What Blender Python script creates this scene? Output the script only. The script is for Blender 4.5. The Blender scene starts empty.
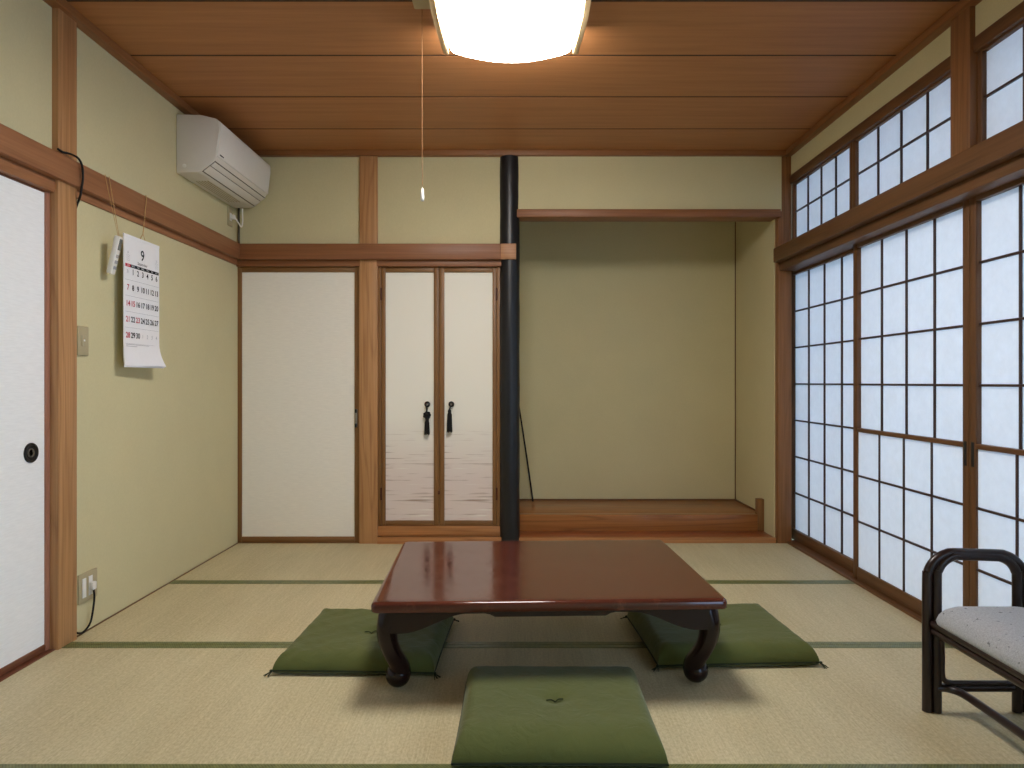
import bpy, bmesh, math, random
from mathutils import Vector, Matrix

random.seed(7)
SC = bpy.context.scene
COL = SC.collection
PI = math.pi


# ------------------------------------------------------------------ colours and materials
def lin(c):
    out = []
    for v in c[:3]:
        v = v / 255.0
        out.append(v / 12.92 if v <= 0.04045 else ((v + 0.055) / 1.055) ** 2.4)
    return (out[0], out[1], out[2], 1.0)


class NT:
    """small node-tree helper"""

    def __init__(self, name):
        self.m = bpy.data.materials.new(name)
        self.m.use_nodes = True
        self.t = self.m.node_tree
        self.b = self.t.nodes.get('Principled BSDF')
        self.out = self.t.nodes.get('Material Output')

    def n(self, kind, **kw):
        nd = self.t.nodes.new(kind)
        for k, v in kw.items():
            if k in nd.inputs.keys():
                nd.inputs[k].default_value = v
            else:
                setattr(nd, k, v)
        return nd

    def l(self, a, b):
        self.t.links.new(a, b)

    def coords(self, scale=(1, 1, 1), loc=(0, 0, 0)):
        tc = self.n('ShaderNodeTexCoord')
        mp = self.n('ShaderNodeMapping')
        mp.inputs['Scale'].default_value = scale
        mp.inputs['Location'].default_value = loc
        self.l(tc.outputs['Object'], mp.inputs['Vector'])
        return mp.outputs['Vector']

    def noise(self, vec, scale=5.0, detail=3.0, rough=0.5, dist=0.0):
        nd = self.n('ShaderNodeTexNoise', Scale=scale, Detail=detail, Roughness=rough, Distortion=dist)
        self.l(vec, nd.inputs['Vector'])
        return nd.outputs['Fac']

    def ramp(self, fac, stops):
        r = self.n('ShaderNodeValToRGB')
        els = r.color_ramp.elements
        els[0].position, els[0].color = stops[0]
        els[1].position, els[1].color = stops[-1]
        for p, c in stops[1:-1]:
            e = els.new(p)
            e.color = c
        self.l(fac, r.inputs['Fac'])
        return r.outputs['Color']

    def mix(self, fac, a, b, mode='MIX'):
        mx = self.n('ShaderNodeMix', data_type='RGBA', blend_type=mode)
        for sock, v in ((mx.inputs[0], fac), (mx.inputs[6], a), (mx.inputs[7], b)):
            if hasattr(v, 'is_linked') or isinstance(v, bpy.types.NodeSocket):
                self.l(v, sock)
            else:
                sock.default_value = v
        return mx.outputs[2]

    def bump(self, height, strength=0.2, dist=0.002):
        bp = self.n('ShaderNodeBump', Strength=strength, Distance=dist)
        self.l(height, bp.inputs['Height'])
        self.l(bp.outputs['Normal'], self.b.inputs['Normal'])

    def base(self, c):
        if isinstance(c, bpy.types.NodeSocket):
            self.l(c, self.b.inputs['Base Color'])
        else:
            self.b.inputs['Base Color'].default_value = c

    def rough(self, r, spec=0.5):
        self.b.inputs['Roughness'].default_value = r
        self.b.inputs['Specular IOR Level'].default_value = spec


def mat_plain(name, rgb, rough=0.5, spec=0.5, metal=0.0, vary=0.04, scale=30):
    t = NT(name)
    c = lin(rgb)
    v = t.noise(t.coords(), scale, 3)
    lo = tuple(x * (1 - vary) for x in c[:3]) + (1,)
    hi = tuple(min(1, x * (1 + vary)) for x in c[:3]) + (1,)
    t.base(t.ramp(v, [(0.3, lo), (0.7, hi)]))
    t.rough(rough, spec)
    t.b.inputs['Metallic'].default_value = metal
    return t.m


def mat_wood(name, dark, light, axis='z', rough=0.45, spec=0.4, ring=0.4, fine=90.0, coat=0.0):
    t = NT(name)
    ax = 'xyz'.index(axis)
    s1 = [fine] * 3
    s1[ax] = 1.6
    f = t.noise(t.coords(tuple(s1)), 1.0, 5, 0.6)
    s2 = [7.0] * 3
    s2[ax] = 0.55
    cont = t.noise(t.coords(tuple(s2), (0.37, 0.81, 0.23)), 1.0, 2, 0.45, 0.3)
    mul = t.n('ShaderNodeMath', operation='MULTIPLY')
    mul.inputs[1].default_value = 15.0
    t.l(cont, mul.inputs[0])
    pp = t.n('ShaderNodeMath', operation='PINGPONG')
    pp.inputs[1].default_value = 1.0
    t.l(mul.outputs[0], pp.inputs[0])
    col1 = t.ramp(f, [(0.32, lin(dark)), (0.68, lin(light))])
    col2 = t.ramp(pp.outputs[0], [(0.0, lin(dark)), (0.45, lin(light))])
    t.base(t.mix(ring, col1, col2))
    t.rough(rough, spec)
    t.b.inputs['Coat Weight'].default_value = coat
    t.b.inputs['Coat Roughness'].default_value = 0.12
    t.bump(f, 0.08, 0.001)
    return t.m


def mat_plaster(name, rgb):
    t = NT(name)
    c = lin(rgb)
    a = t.noise(t.coords(), 3.0, 4, 0.6)
    b = t.noise(t.coords((1, 1, 0.5)), 190.0, 3, 0.7)
    lo = tuple(x * 0.95 for x in c[:3]) + (1,)
    hi = tuple(min(1, x * 1.04) for x in c[:3]) + (1,)
    c1 = t.ramp(a, [(0.3, lo), (0.7, hi)])
    c2 = t.ramp(b, [(0.3, tuple(x * 0.93 for x in c[:3]) + (1,)), (0.7, tuple(min(1, x * 1.06) for x in c[:3]) + (1,))])
    t.base(t.mix(0.5, c1, c2))
    t.rough(0.92, 0.15)
    t.bump(b, 0.25, 0.0015)
    return t.m


def mat_tatami(name):
    t = NT(name)
    # rush rows run across the mat; fine cross weave breaks them up
    rows = t.noise(t.coords((230, 4, 1)), 1.0, 3, 0.6)
    cell = t.noise(t.coords((125, 70, 1)), 1.0, 2, 0.7)
    wide = t.noise(t.coords((5.0, 0.55, 1), (3.1, 0.4, 0)), 1.0, 4, 0.6)
    pat = t.noise(t.coords((1.2, 1.6, 1), (7, 2, 0)), 1.0, 3, 0.6)
    c1 = t.ramp(rows, [(0.34, lin((140, 128, 90))), (0.66, lin((219, 209, 172)))])
    c2 = t.ramp(cell, [(0.36, lin((118, 106, 72))), (0.64, lin((226, 216, 180)))])
    c3 = t.ramp(wide, [(0.35, lin((180, 168, 130))), (0.7, lin((216, 204, 166)))])
    c4 = t.ramp(pat, [(0.3, lin((188, 174, 134))), (0.7, lin((210, 197, 157)))])
    c = t.mix(0.5, c1, c2)
    c = t.mix(0.45, c, c3)
    c = t.mix(0.3, c, c4)
    t.base(c)
    t.rough(0.52, 0.4)
    t.bump(cell, 0.5, 0.002)
    return t.m


def mat_heri(name):
    t = NT(name)
    ck = t.n('ShaderNodeTexChecker', Scale=1.0)
    ck.inputs['Color1'].default_value = lin((80, 86, 42))
    ck.inputs['Color2'].default_value = lin((126, 130, 80))
    t.l(t.coords((220, 150, 1)), ck.inputs['Vector'])
    nz = t.noise(t.coords((70, 40, 1)), 1.0, 2)
    c = t.ramp(nz, [(0.35, lin((70, 76, 36))), (0.7, lin((118, 122, 70)))])
    t.base(t.mix(0.5, ck.outputs['Color'], c))
    t.rough(0.38, 0.5)
    return t.m


def mat_fabric(name, rgb, scale=500, vary=0.12, rough=0.9, blot=6.0):
    t = NT(name)
    c = lin(rgb)
    f = t.noise(t.coords(), scale, 2, 0.6)
    g = t.noise(t.coords(), blot, 4, 0.6)
    lo = tuple(x * (1 - vary) for x in c[:3]) + (1,)
    hi = tuple(min(1, x * (1 + vary)) for x in c[:3]) + (1,)
    t.base(t.mix(0.5, t.ramp(f, [(0.3, lo), (0.7, hi)]), t.ramp(g, [(0.3, lo), (0.7, hi)])))
    t.rough(rough, 0.2)
    t.b.inputs['Sheen Weight'].default_value = 0.15
    t.b.inputs['Sheen Roughness'].default_value = 0.5
    h = t.noise(t.coords((1, 1, 1), (0.3, 0.7, 0)), 16.0, 3, 0.5, 1.6)
    ad = t.n('ShaderNodeMath', operation='MULTIPLY_ADD')
    ad.inputs[1].default_value = 0.08
    t.l(f, ad.inputs[0])
    t.l(h, ad.inputs[2])
    t.bump(ad.outputs[0], 0.45, 0.008)
    return t.m


def mat_speckled(name):
    t = NT(name)
    a = t.noise(t.coords(), 260, 2, 0.6)
    s = t.noise(t.coords(), 60, 2, 0.5)
    c = t.ramp(a, [(0.3, lin((154, 159, 166))), (0.7, lin((186, 190, 197)))])
    sp = t.ramp(s, [(0.27, (0.25, 0.25, 0.25, 1)), (0.33, (1, 1, 1, 1))])
    t.base(t.mix(0.8, c, sp, 'MULTIPLY'))
    t.rough(0.8, 0.3)
    return t.m


def mat_table(name):
    t = NT(name)
    f = t.noise(t.coords((4, 60, 60)), 1.0, 5, 0.6)
    w = t.noise(t.coords((14, 9, 9), (0.3, 1.2, 0)), 1.0, 8, 0.8)
    c = t.ramp(f, [(0.3, lin((70, 35, 27))), (0.7, lin((94, 46, 32)))])
    wear = t.ramp(w, [(0.55, (0, 0, 0, 1)), (0.72, (1, 1, 1, 1))])
    bw = t.n('ShaderNodeRGBToBW')
    t.l(wear, bw.inputs[0])
    mm = t.n('ShaderNodeMath', operation='MULTIPLY')
    mm.inputs[1].default_value = 0.5
    t.l(bw.outputs[0], mm.inputs[0])
    t.base(t.mix(mm.outputs[0], c, lin((128, 76, 54))))
    t.rough(0.3, 0.5)
    t.l(t.ramp(w, [(0.35, (0.07, 0.07, 0.07, 1)), (0.75, (0.22, 0.22, 0.22, 1))]), t.b.inputs['Roughness'])
    return t.m


def mat_shoji(name):
    t = NT(name)
    t.t.nodes.remove(t.b)
    fib = t.noise(t.coords((3, 3, 3)), 9.0, 4, 0.65)
    c = t.ramp(fib, [(0.3, (0.86, 0.87, 0.87, 1)), (0.7, (0.91, 0.92, 0.92, 1))])
    d = t.n('ShaderNodeBsdfDiffuse')
    tr = t.n('ShaderNodeBsdfTranslucent')
    t.l(c, d.inputs['Color'])
    t.l(c, tr.inputs['Color'])
    mx = t.n('ShaderNodeMixShader')
    mx.inputs[0].default_value = 0.30
    t.l(d.outputs[0], mx.inputs[1])
    t.l(tr.outputs[0], mx.inputs[2])
    t.l(mx.outputs[0], t.out.inputs['Surface'])
    return t.m


def mat_fusuma(name, rgb):
    t = NT(name)
    f = t.noise(t.coords((18, 18, 170)), 1.0, 3, 0.7)
    c = lin(rgb)
    t.base(t.ramp(f, [(0.3, tuple(x * 0.95 for x in c[:3]) + (1,)), (0.7, tuple(min(1, x * 1.03) for x in c[:3]) + (1,))]))
    t.rough(0.85, 0.2)
    return t.m


def mat_mist(name):
    """pale paper with a band of printed mist strokes low on the door"""
    t = NT(name)
    base = lin((240, 237, 224))
    pink = lin((224, 210, 202))
    tc = t.n('ShaderNodeTexCoord')
    sp = t.n('ShaderNodeSeparateXYZ')
    t.l(tc.outputs['Object'], sp.inputs[0])
    mr = t.n('ShaderNodeMapRange')
    mr.inputs['From Min'].default_value = 0.72
    mr.inputs['From Max'].default_value = 0.30
    t.l(sp.outputs['Z'], mr.inputs['Value'])
    c = t.mix(mr.outputs[0], base, pink)
    st = t.noise(t.coords((3.2, 1, 75), (1.3, 0, 0.15)), 1.0, 3, 0.55)
    stroke = t.ramp(st, [(0.56, (0, 0, 0, 1)), (0.70, (1, 1, 1, 1))])
    mr2 = t.n('ShaderNodeMapRange')
    mr2.inputs['From Min'].default_value = 0.66
    mr2.inputs['From Max'].default_value = 0.50
    t.l(sp.outputs['Z'], mr2.inputs['Value'])
    bw = t.n('ShaderNodeRGBToBW')
    t.l(stroke, bw.inputs[0])
    mu = t.n('ShaderNodeMath', operation='MULTIPLY')
    t.l(bw.outputs[0], mu.inputs[0])
    t.l(mr2.outputs[0], mu.inputs[1])
    c = t.mix(mu.outputs[0], c, lin((168, 146, 130)))
    s2 = t.noise(t.coords((3.0, 1, 80), (5.3, 0, 0.4)), 1.0, 2, 0.5)
    st2 = t.ramp(s2, [(0.62, (0, 0, 0, 1)), (0.72, (1, 1, 1, 1))])
    bw2 = t.n('ShaderNodeRGBToBW')
    t.l(st2, bw2.inputs[0])
    mu2 = t.n('ShaderNodeMath', operation='MULTIPLY')
    t.l(bw2.outputs[0], mu2.inputs[0])
    t.l(mr2.outputs[0], mu2.inputs[1])
    c = t.mix(mu2.outputs[0], c, lin((238, 232, 222)))
    t.base(c)
    t.rough(0.85, 0.2)
    return t.m


def mat_emit(name, rgb, strength):
    t = NT(name)
    t.b.inputs['Base Color'].default_value = (0.9, 0.9, 0.88, 1)
    t.b.inputs['Emission Color'].default_value = rgb + (1,)
    t.b.inputs['Emission Strength'].default_value = strength
    t.rough(0.4)
    return t.m


WD, WL = (136, 88, 48), (184, 128, 78)
M = {
    'plaster': mat_plaster('sand_plaster', (206, 197, 156)),
    'wood_x': mat_wood('cedar_along_x', WD, WL, 'x'),
    'wood_y': mat_wood('cedar_along_y', WD, WL, 'y'),
    'wood_z': mat_wood('cedar_along_z', (150, 104, 64), (194, 146, 98), 'z', ring=0.35),
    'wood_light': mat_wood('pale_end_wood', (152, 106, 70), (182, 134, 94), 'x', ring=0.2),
    'rail_x': mat_wood('red_cedar_rail_x', (122, 76, 46), (150, 100, 64), 'x', ring=0.25),
    'rail_y': mat_wood('red_cedar_rail_y_lit', (134, 86, 56), (162, 112, 76), 'y', ring=0.25),  # rail cedar made paler: window light on the calendar wall is in the colour
    'dark_y': mat_wood('brown_frame_y', (88, 58, 34), (114, 78, 49), 'y', ring=0.3),
    'dark_z': mat_wood('brown_frame_z', (88, 58, 34), (114, 78, 49), 'z', ring=0.3),
    'frame_x': mat_wood('door_frame_x', (108, 74, 40), (140, 100, 58), 'x', ring=0.3),
    'frame_z': mat_wood('door_frame_z', (108, 74, 40), (140, 100, 58), 'z', ring=0.3),
    'lacquer_y': mat_wood('red_brown_lacquer_y', (100, 58, 40), (126, 78, 54), 'y', ring=0.1, rough=0.35),
    'lacquer_z': mat_wood('red_brown_lacquer_z_lit', (142, 94, 74), (172, 122, 100), 'z', ring=0.1, rough=0.35),  # paler copy of the lacquer, with the light on the stiles painted in
    'ceiling': mat_wood('ceiling_board', (162, 107, 62), (180, 122, 74), 'x', ring=0.12, rough=0.5, fine=30),
    'mold_x': mat_wood('moulding_along_x', (128, 82, 46), (148, 98, 58), 'x', ring=0.2),
    'mold_y': mat_wood('moulding_along_y', (128, 82, 46), (148, 98, 58), 'y', ring=0.2),
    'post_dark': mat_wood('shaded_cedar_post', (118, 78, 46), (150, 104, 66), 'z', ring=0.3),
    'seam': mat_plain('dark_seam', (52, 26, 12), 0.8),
    'alcove_board': mat_wood('alcove_floor_board', (116, 70, 34), (168, 110, 60), 'x', ring=0.5, rough=0.3, coat=0.15),
    'alcove_red': mat_wood('alcove_sill_board', (124, 66, 34), (156, 90, 50), 'x', ring=0.3, rough=0.35),
    'tatami': mat_tatami('woven_rush'),
    'heri': mat_heri('green_edge_cloth'),
    'shoji': mat_shoji('translucent_paper'),
    'muntin': mat_wood('thin_dark_lattice', (54, 37, 32), (72, 50, 42), 'z', ring=0.1),
    'fusuma': mat_fusuma('white_door_paper', (243, 244, 243)),
    'fusuma_back': mat_fusuma('cream_door_paper', (240, 236, 224)),
    'mist': mat_mist('mist_printed_paper'),
    'black': mat_plain('black_lacquer_post', (20, 20, 24), 0.38, 0.5),
    'black_cord': mat_plain('black_cord', (16, 15, 15), 0.6, 0.3),
    'iron': mat_plain('black_iron', (22, 21, 22), 0.4, 0.5, 0.2),
    'silver': mat_plain('dull_metal', (160, 155, 148), 0.35, 0.5, 0.9),
    'brass': mat_plain('brown_hinge', (78, 40, 26), 0.45, 0.5, 0.3),
    'white_plastic': mat_plain('white_plastic', (232, 230, 224), 0.4, 0.5, vary=0.01),
    'ac_plastic': mat_plain('warm_white_plastic', (222, 217, 208), 0.4, 0.5, vary=0.01),
    'grey_slot': mat_plain('grey_slot', (84, 78, 64), 0.6),
    'beige_plate': mat_plain('beige_plate', (176, 164, 130), 0.5, 0.4, vary=0.02),
    'table_top': mat_table('worn_red_brown_lacquer'),
    'table_dark': mat_plain('dark_brown_lacquer', (30, 14, 13), 0.2, 0.35, vary=0.15, scale=12),
    'green': mat_fabric('green_cotton', (86, 92, 46)),
    'green_dark': mat_fabric('dark_green_thread', (34, 42, 22)),
    'rattan': mat_plain('dark_rattan', (40, 26, 24), 0.28, 0.5, vary=0.25, scale=18),
    'seat': mat_speckled('pale_speckled_fabric'),
    'paper': mat_plain('calendar_paper', (238, 238, 240), 0.7, 0.3, vary=0.01),
    'ink': mat_plain('black_ink', (34, 34, 38), 0.8, 0.1),
    'ink_red': mat_plain('red_ink', (196, 60, 78), 0.8, 0.1),
    'ink_grey': mat_plain('grey_ink', (164, 166, 172), 0.8, 0.1),
    'string': mat_plain('tan_string', (196, 160, 112), 0.9, 0.1),
    'cord_brown': mat_plain('brown_cord', (128, 92, 62), 0.9, 0.1),
    'display': mat_plain('remote_display', (92, 98, 96), 0.3, 0.5),
    'lamp': mat_emit('lamp_diffuser', (1.0, 0.98, 0.95), 13.8),
    'lamp_wood': mat_wood('pale_lamp_rail', (196, 160, 112), (226, 196, 150), 'y', ring=0.2),
    'eave': mat_plain('eave_board', (170, 162, 150), 0.8),
    'outside': mat_plain('veranda_board', (150, 152, 156), 0.8),
}


# ------------------------------------------------------------------ mesh builder
class MB:
    def __init__(self):
        self.bm = bmesh.new()

    def box(self, lo, hi, bev=0.0, seg=2, rot=None):
        lo, hi = Vector(lo), Vector(hi)
        lo, hi = Vector(map(min, lo, hi)), Vector(map(max, lo, hi))
        g = bmesh.ops.create_cube(self.bm, size=1.0)
        vs = g['verts']
        d = hi - lo
        c = (hi + lo) / 2
        for v in vs:
            v.co = Vector((v.co.x * d.x, v.co.y * d.y, v.co.z * d.z))
            if rot is not None:
                v.co = rot @ v.co
            v.co += c
        if bev > 0:
            es = list({e for v in vs for e in v.link_edges})
            bmesh.ops.bevel(self.bm, geom=es, offset=min(bev, min(d) * 0.45), segments=seg, profile=0.5, affect='EDGES')
        return self

    def rings(self, rings, cap=True, closed=False):
        n = len(rings[0])
        vv = [[self.bm.verts.new(p) for p in r] for r in rings]
        m = len(vv)
        for i in range(m if closed else m - 1):
            a, b = vv[i], vv[(i + 1) % m]
            for k in range(n):
                self.bm.faces.new((a[k], a[(k + 1) % n], b[(k + 1) % n], b[k]))
        if cap and not closed:
            self.bm.faces.new(list(reversed(vv[0])))
            self.bm.faces.new(vv[-1])
        return self

    def tube(self, pts, rad, seg=12, smooth=0, closed=False):
        pts = [Vector(p) for p in pts]
        rads = list(rad) if isinstance(rad, (list, tuple)) else [rad] * len(pts)
        if smooth:
            pts, rads = spline(pts, rads, smooth)
        t0 = (pts[1] - pts[0]).normalized()
        up = Vector((0, 0, 1)) if abs(t0.z) < 0.9 else Vector((1, 0, 0))
        nrm = (up - t0 * up.dot(t0)).normalized()
        rings = []
        for i, p in enumerate(pts):
            if closed:
                t = (pts[(i + 1) % len(pts)] - pts[i - 1]).normalized()
            elif i == 0:
                t = t0
            elif i == len(pts) - 1:
                t = (pts[i] - pts[i - 1]).normalized()
            else:
                t = (pts[i + 1] - pts[i - 1]).normalized()
            nrm = (nrm - t * nrm.dot(t)).normalized()
            bn = t.cross(nrm)
            rings.append([p + (nrm * math.cos(a) + bn * math.sin(a)) * rads[i] for a in (2 * PI * k / seg for k in range(seg))])
        return self.rings(rings, True, closed)

    def lathe(self, prof, centre, axis='z', seg=24):
        """prof: (radius, height along axis)"""
        c = Vector(centre)
        rings = []
        for r, h in prof:
            ring = []
            for k in range(seg):
                a = 2 * PI * k / seg
                u, v = max(r, 1e-5) * math.cos(a), max(r, 1e-5) * math.sin(a)
                if axis == 'z':
                    p = Vector((u, v, h))
                elif axis == 'x':
                    p = Vector((h, u, v))
                else:
                    p = Vector((v, h, u))
                ring.append(c + p)
            rings.append(ring)
        return self.rings(rings)

    def prism(self, outline, axis, a, b, bev=0.0):
        """extrude a 2-D outline along an axis from a to b. x: (y,z)  y: (x,z)  z: (x,y)"""
        def at(p, h):
            if axis == 'x':
                return Vector((h, p[0], p[1]))
            if axis == 'y':
                return Vector((p[0], h, p[1]))
            return Vector((p[0], p[1], h))
        before = set(self.bm.verts)
        self.rings([[at(p, a) for p in outline], [at(p, b) for p in outline]])
        if bev > 0:
            es = list({e for v in self.bm.verts if v not in before for e in v.link_edges})
            bmesh.ops.bevel(self.bm, geom=es, offset=bev, segments=2, profile=0.5, affect='EDGES')
        return self

    def ball(self, centre, r, sx=1, sy=1, sz=1, seg=16):
        g = bmesh.ops.create_uvsphere(self.bm, u_segments=seg, v_segments=max(8, seg // 2), radius=r)
        for v in g['verts']:
            v.co = Vector((v.co.x * sx, v.co.y * sy, v.co.z * sz)) + Vector(centre)
        return self

    def torus(self, centre, R, r, axis='z', seg=24, sub=8):
        pts = []
        for k in range(seg):
            a = 2 * PI * k / seg
            u, v = R * math.cos(a), R * math.sin(a)
            pts.append(Vector(centre) + {'z': Vector((u, v, 0)), 'y': Vector((u, 0, v)), 'x': Vector((0, u, v))}[axis])
        return self.tube(pts, r, sub, closed=True)

    def build(self, name, mat, parent=None, angle=40, smooth=True):
        bmesh.ops.recalc_face_normals(self.bm, faces=self.bm.faces[:])
        me = bpy.data.meshes.new(name)
        self.bm.to_mesh(me)
        self.bm.free()
        o = bpy.data.objects.new(name, me)
        COL.objects.link(o)
        me.materials.append(M[mat] if isinstance(mat, str) else mat)
        if smooth:
            me.polygons.foreach_set('use_smooth', [True] * len(me.polygons))
            me.set_sharp_from_angle(angle=math.radians(angle))
        if parent is not None:
            off = world_loc(parent)
            off.z = off.z if abs(off.z) > 0.004 else 0.0
            if off.length > 0:
                me.transform(Matrix.Translation(-off))
            o.parent = parent
        return o


def world_loc(o):
    v = Vector((0, 0, 0))
    while o is not None:
        v += o.location
        o = o.parent
    return v


def spline(pts, rads, sub):
    op, orr = [], []
    n = len(pts)
    for i in range(n - 1):
        p0, p1, p2, p3 = pts[max(i - 1, 0)], pts[i], pts[i + 1], pts[min(i + 2, n - 1)]
        for k in range(sub):
            t = k / sub
            op.append(0.5 * ((2 * p1) + (p2 - p0) * t + (2 * p0 - 5 * p1 + 4 * p2 - p3) * t * t + (3 * p1 - p0 - 3 * p2 + p3) * t ** 3))
            orr.append(rads[i] * (1 - t) + rads[i + 1] * t)
    op.append(pts[-1])
    orr.append(rads[-1])
    return op, orr


def rounded_rect(hx, hy, r, n=6):
    out = []
    for cx, cy, a0 in ((hx - r, hy - r, 0), (-hx + r, hy - r, PI / 2), (-hx + r, -hy + r, PI), (hx - r, -hy + r, 1.5 * PI)):
        for k in range(n + 1):
            a = a0 + PI / 2 * k / n
            out.append((cx + r * math.cos(a), cy + r * math.sin(a)))
    return out


def tag(o, label=None, cat=None, group=None, kind=None):
    if label:
        o['label'] = label
    if cat:
        o['category'] = cat
    if group:
        o['group'] = group
    if kind:
        o['kind'] = kind
    return o


def thing(name, label, cat, loc, group=None, kind=None):
    o = bpy.data.objects.new(name, None)
    COL.objects.link(o)
    o.location = loc
    o.empty_display_size = 0.1
    return tag(o, label, cat, group, kind)


def box(name, lo, hi, mat, parent=None, bev=0.0):
    return MB().box(lo, hi, bev).build(name, mat, parent)


def struct(name, mb, mat, label=None, cat=None, parent=None):
    o = mb.build(name, mat, parent)
    return tag(o, label, cat, None, 'structure') if parent is None else o


def text_mesh(mb, items):
    """items: (text, y, z, size) printed flat on a plane facing +x"""
    for s, y, z, size, x in items:
        cu = bpy.data.curves.new('print', 'FONT')
        cu.body = s
        cu.size = size
        cu.align_x = 'CENTER'
        cu.align_y = 'CENTER'
        cu.resolution_u = 3
        cu.offset = 0.0007 if size > 0.03 else 0.0
        ob = bpy.data.objects.new('print', cu)
        COL.objects.link(ob)
        dg = bpy.context.evaluated_depsgraph_get()
        me = bpy.data.meshes.new_from_object(ob.evaluated_get(dg))
        me.transform(Matrix(((0, 0, 1, x), (1, 0, 0, y), (0, 1, 0, z), (0, 0, 0, 1))))
        mb.bm.from_mesh(me)
        bpy.data.objects.remove(ob)
        bpy.data.curves.remove(cu)
        bpy.data.meshes.remove(me)
    return mb


# ------------------------------------------------------------------ key dimensions (metres)
EYE = 1.064            # camera height
YB = 4.66              # back wall plane
XL = -1.835            # plaster on the side with the calendar
XR = 1.82              # plaster over the paper screens
YF = -0.80             # wall behind the camera
CEIL = 2.585
MOLD = 2.55

# ------------------------------------------------------------------ floor
struct('floor', MB().box((-2.0, YF - 0.1, -0.16), (2.0, 4.70, -0.055)), 'seam', 'sub floor under the tatami mats', 'floor')

rows = [4.655, 3.748, 2.852, 1.929, 1.02, 0.11, YF]
SEAM = -0.01
mat_labels = {
    0: ('tatami mat along the closet doors', 'tatami mat in front of the alcove'),
    1: ('tatami mat second from the closet doors, beside the calendar wall', 'tatami mat second from the alcove, beside the paper screens'),
    2: ('tatami mat third from the closet doors, running to the white sliding door post', 'tatami mat under the dark armchair'),
    3: ('tatami mat nearest the viewer beside the white sliding door, only its green edge showing', 'tatami mat nearest the viewer beside the paper screens, only its green edge showing'),
    4: ('tatami mat behind the viewpoint near the white sliding door', 'tatami mat behind the viewpoint near the paper screens'),
    5: ('tatami mat at the rear wall near the white sliding door', 'tatami mat at the rear wall near the paper screens'),
}
for r in range(6):
    y1, y0 = rows[r], rows[r + 1]
    for s, (x0, x1) in enumerate(((-1.826, SEAM), (SEAM, 1.795))):
        t = thing('tatami_mat', mat_labels[r][s], 'tatami mat', ((x0 + x1) / 2, (y0 + y1) / 2, -0.055), 'woven rush tatami mats')
        MB().box((x0, y0 + 0.001, -0.055), (x1, y1 - 0.001, 0.0), 0.0008, 1).build('mat_surface', 'tatami', t)
        for ya, yb in ((y0 + 0.001, y0 + 0.033), (y1 - 0.033, y1 - 0.001)):
            if r == 0 and yb > 4.6:
                continue
            MB().box((x0, ya, -0.05), (x1, yb, 0.0016), 0.0008, 1).build('edge_band', 'heri', t)

# ------------------------------------------------------------------ ceiling
cb = MB()
edges = [5.70, 4.71, 4.238, 3.762, 3.285, 2.815, 2.345, 1.875, 1.405, 0.935, 0.465, -0.005, -0.475, YF - 0.1]
for a, b in zip(edges[1:], edges[2:]):
    cb.box((-2.0, b + 0.005, CEIL), (2.0, a - 0.005, CEIL + 0.02), 0.003, 1)
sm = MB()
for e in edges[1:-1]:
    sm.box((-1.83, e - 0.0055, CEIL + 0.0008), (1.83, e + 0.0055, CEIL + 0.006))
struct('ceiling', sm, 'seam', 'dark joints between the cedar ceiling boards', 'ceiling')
struct('ceiling', cb, 'ceiling', 'ceiling of wide reddish cedar boards', 'ceiling')
struct('ceiling', MB().box((-2.0, YF - 0.1, CEIL + 0.014), (2.0, 4.75, CEIL + 0.05)), 'seam', 'dark backing above the cedar ceiling boards', 'ceiling')
struct('trim_1', MB().box((XL - 0.02, YF, MOLD), (-1.79, 4.66, CEIL + 0.01), 0.003), 'mold_y', 'wooden ceiling moulding above the calendar wall', 'moulding')
struct('trim_2', MB().box((-1.80, 4.615, MOLD), (1.80, 4.68, CEIL + 0.01), 0.003), 'mold_x', 'wooden ceiling moulding above the closet doors', 'moulding')
struct('trim_3', MB().box((1.775, YF, MOLD), (1.90, 4.66, CEIL + 0.01), 0.003), 'mold_y', 'wooden ceiling moulding above the paper screens', 'moulding')

# ------------------------------------------------------------------ wall with calendar and air conditioner
wl = MB()
wl.box((-2.02, 2.86, -0.1), (XL, 4.76, CEIL + 0.03))
wl.box((-2.02, YF - 0.1, 1.90), (XL - 0.004, 2.86, CEIL + 0.03))
wl.box((-2.02, YF - 0.1, -0.1), (XL, 0.98, 1.90))
wl.box((-2.10, 0.90, -0.1), (-2.0, 2.90, 1.95))
struct('wall_left', wl, 'plaster', 'olive sand plaster wall carrying the calendar', 'wall')
struct('trim_4', MB().box((-1.96, 2.80, -0.05), (-1.813, 2.92, CEIL), 0.004), 'wood_z', 'pale wooden post beside the white sliding door', 'post')
struct('trim_5', MB().box((XL - 0.02, YF, 1.867), (-1.795, 4.62, 1.968), 0.003), 'rail_y', 'reddish wooden rail along the calendar wall', 'wall rail')
struct('trim_6', MB().box((XL - 0.02, 2.915, 1.831), (-1.826, 4.66, 1.868), 0.002), 'rail_y', 'slim wooden strip under the rail of the calendar wall', 'wall rail')
struct('trim_7', MB().box((-1.95, 0.95, 1.817), (-1.826, 2.82, 1.868), 0.002), 'rail_y', 'grooved wooden head rail over the white sliding door', 'door head')
struct('trim_8', MB().box((-1.96, 0.95, -0.08), (-1.826, 2.80, 0.003), 0.001), 'lacquer_y', 'red brown sill under the white sliding door', 'door sill')
struct('trim_9', MB().box((XL - 0.02, 2.92, -0.04), (-1.826, 4.66, 0.002), 0.001), 'dark_y', 'thin wooden strip at the foot of the calendar wall', 'floor strip')


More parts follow.
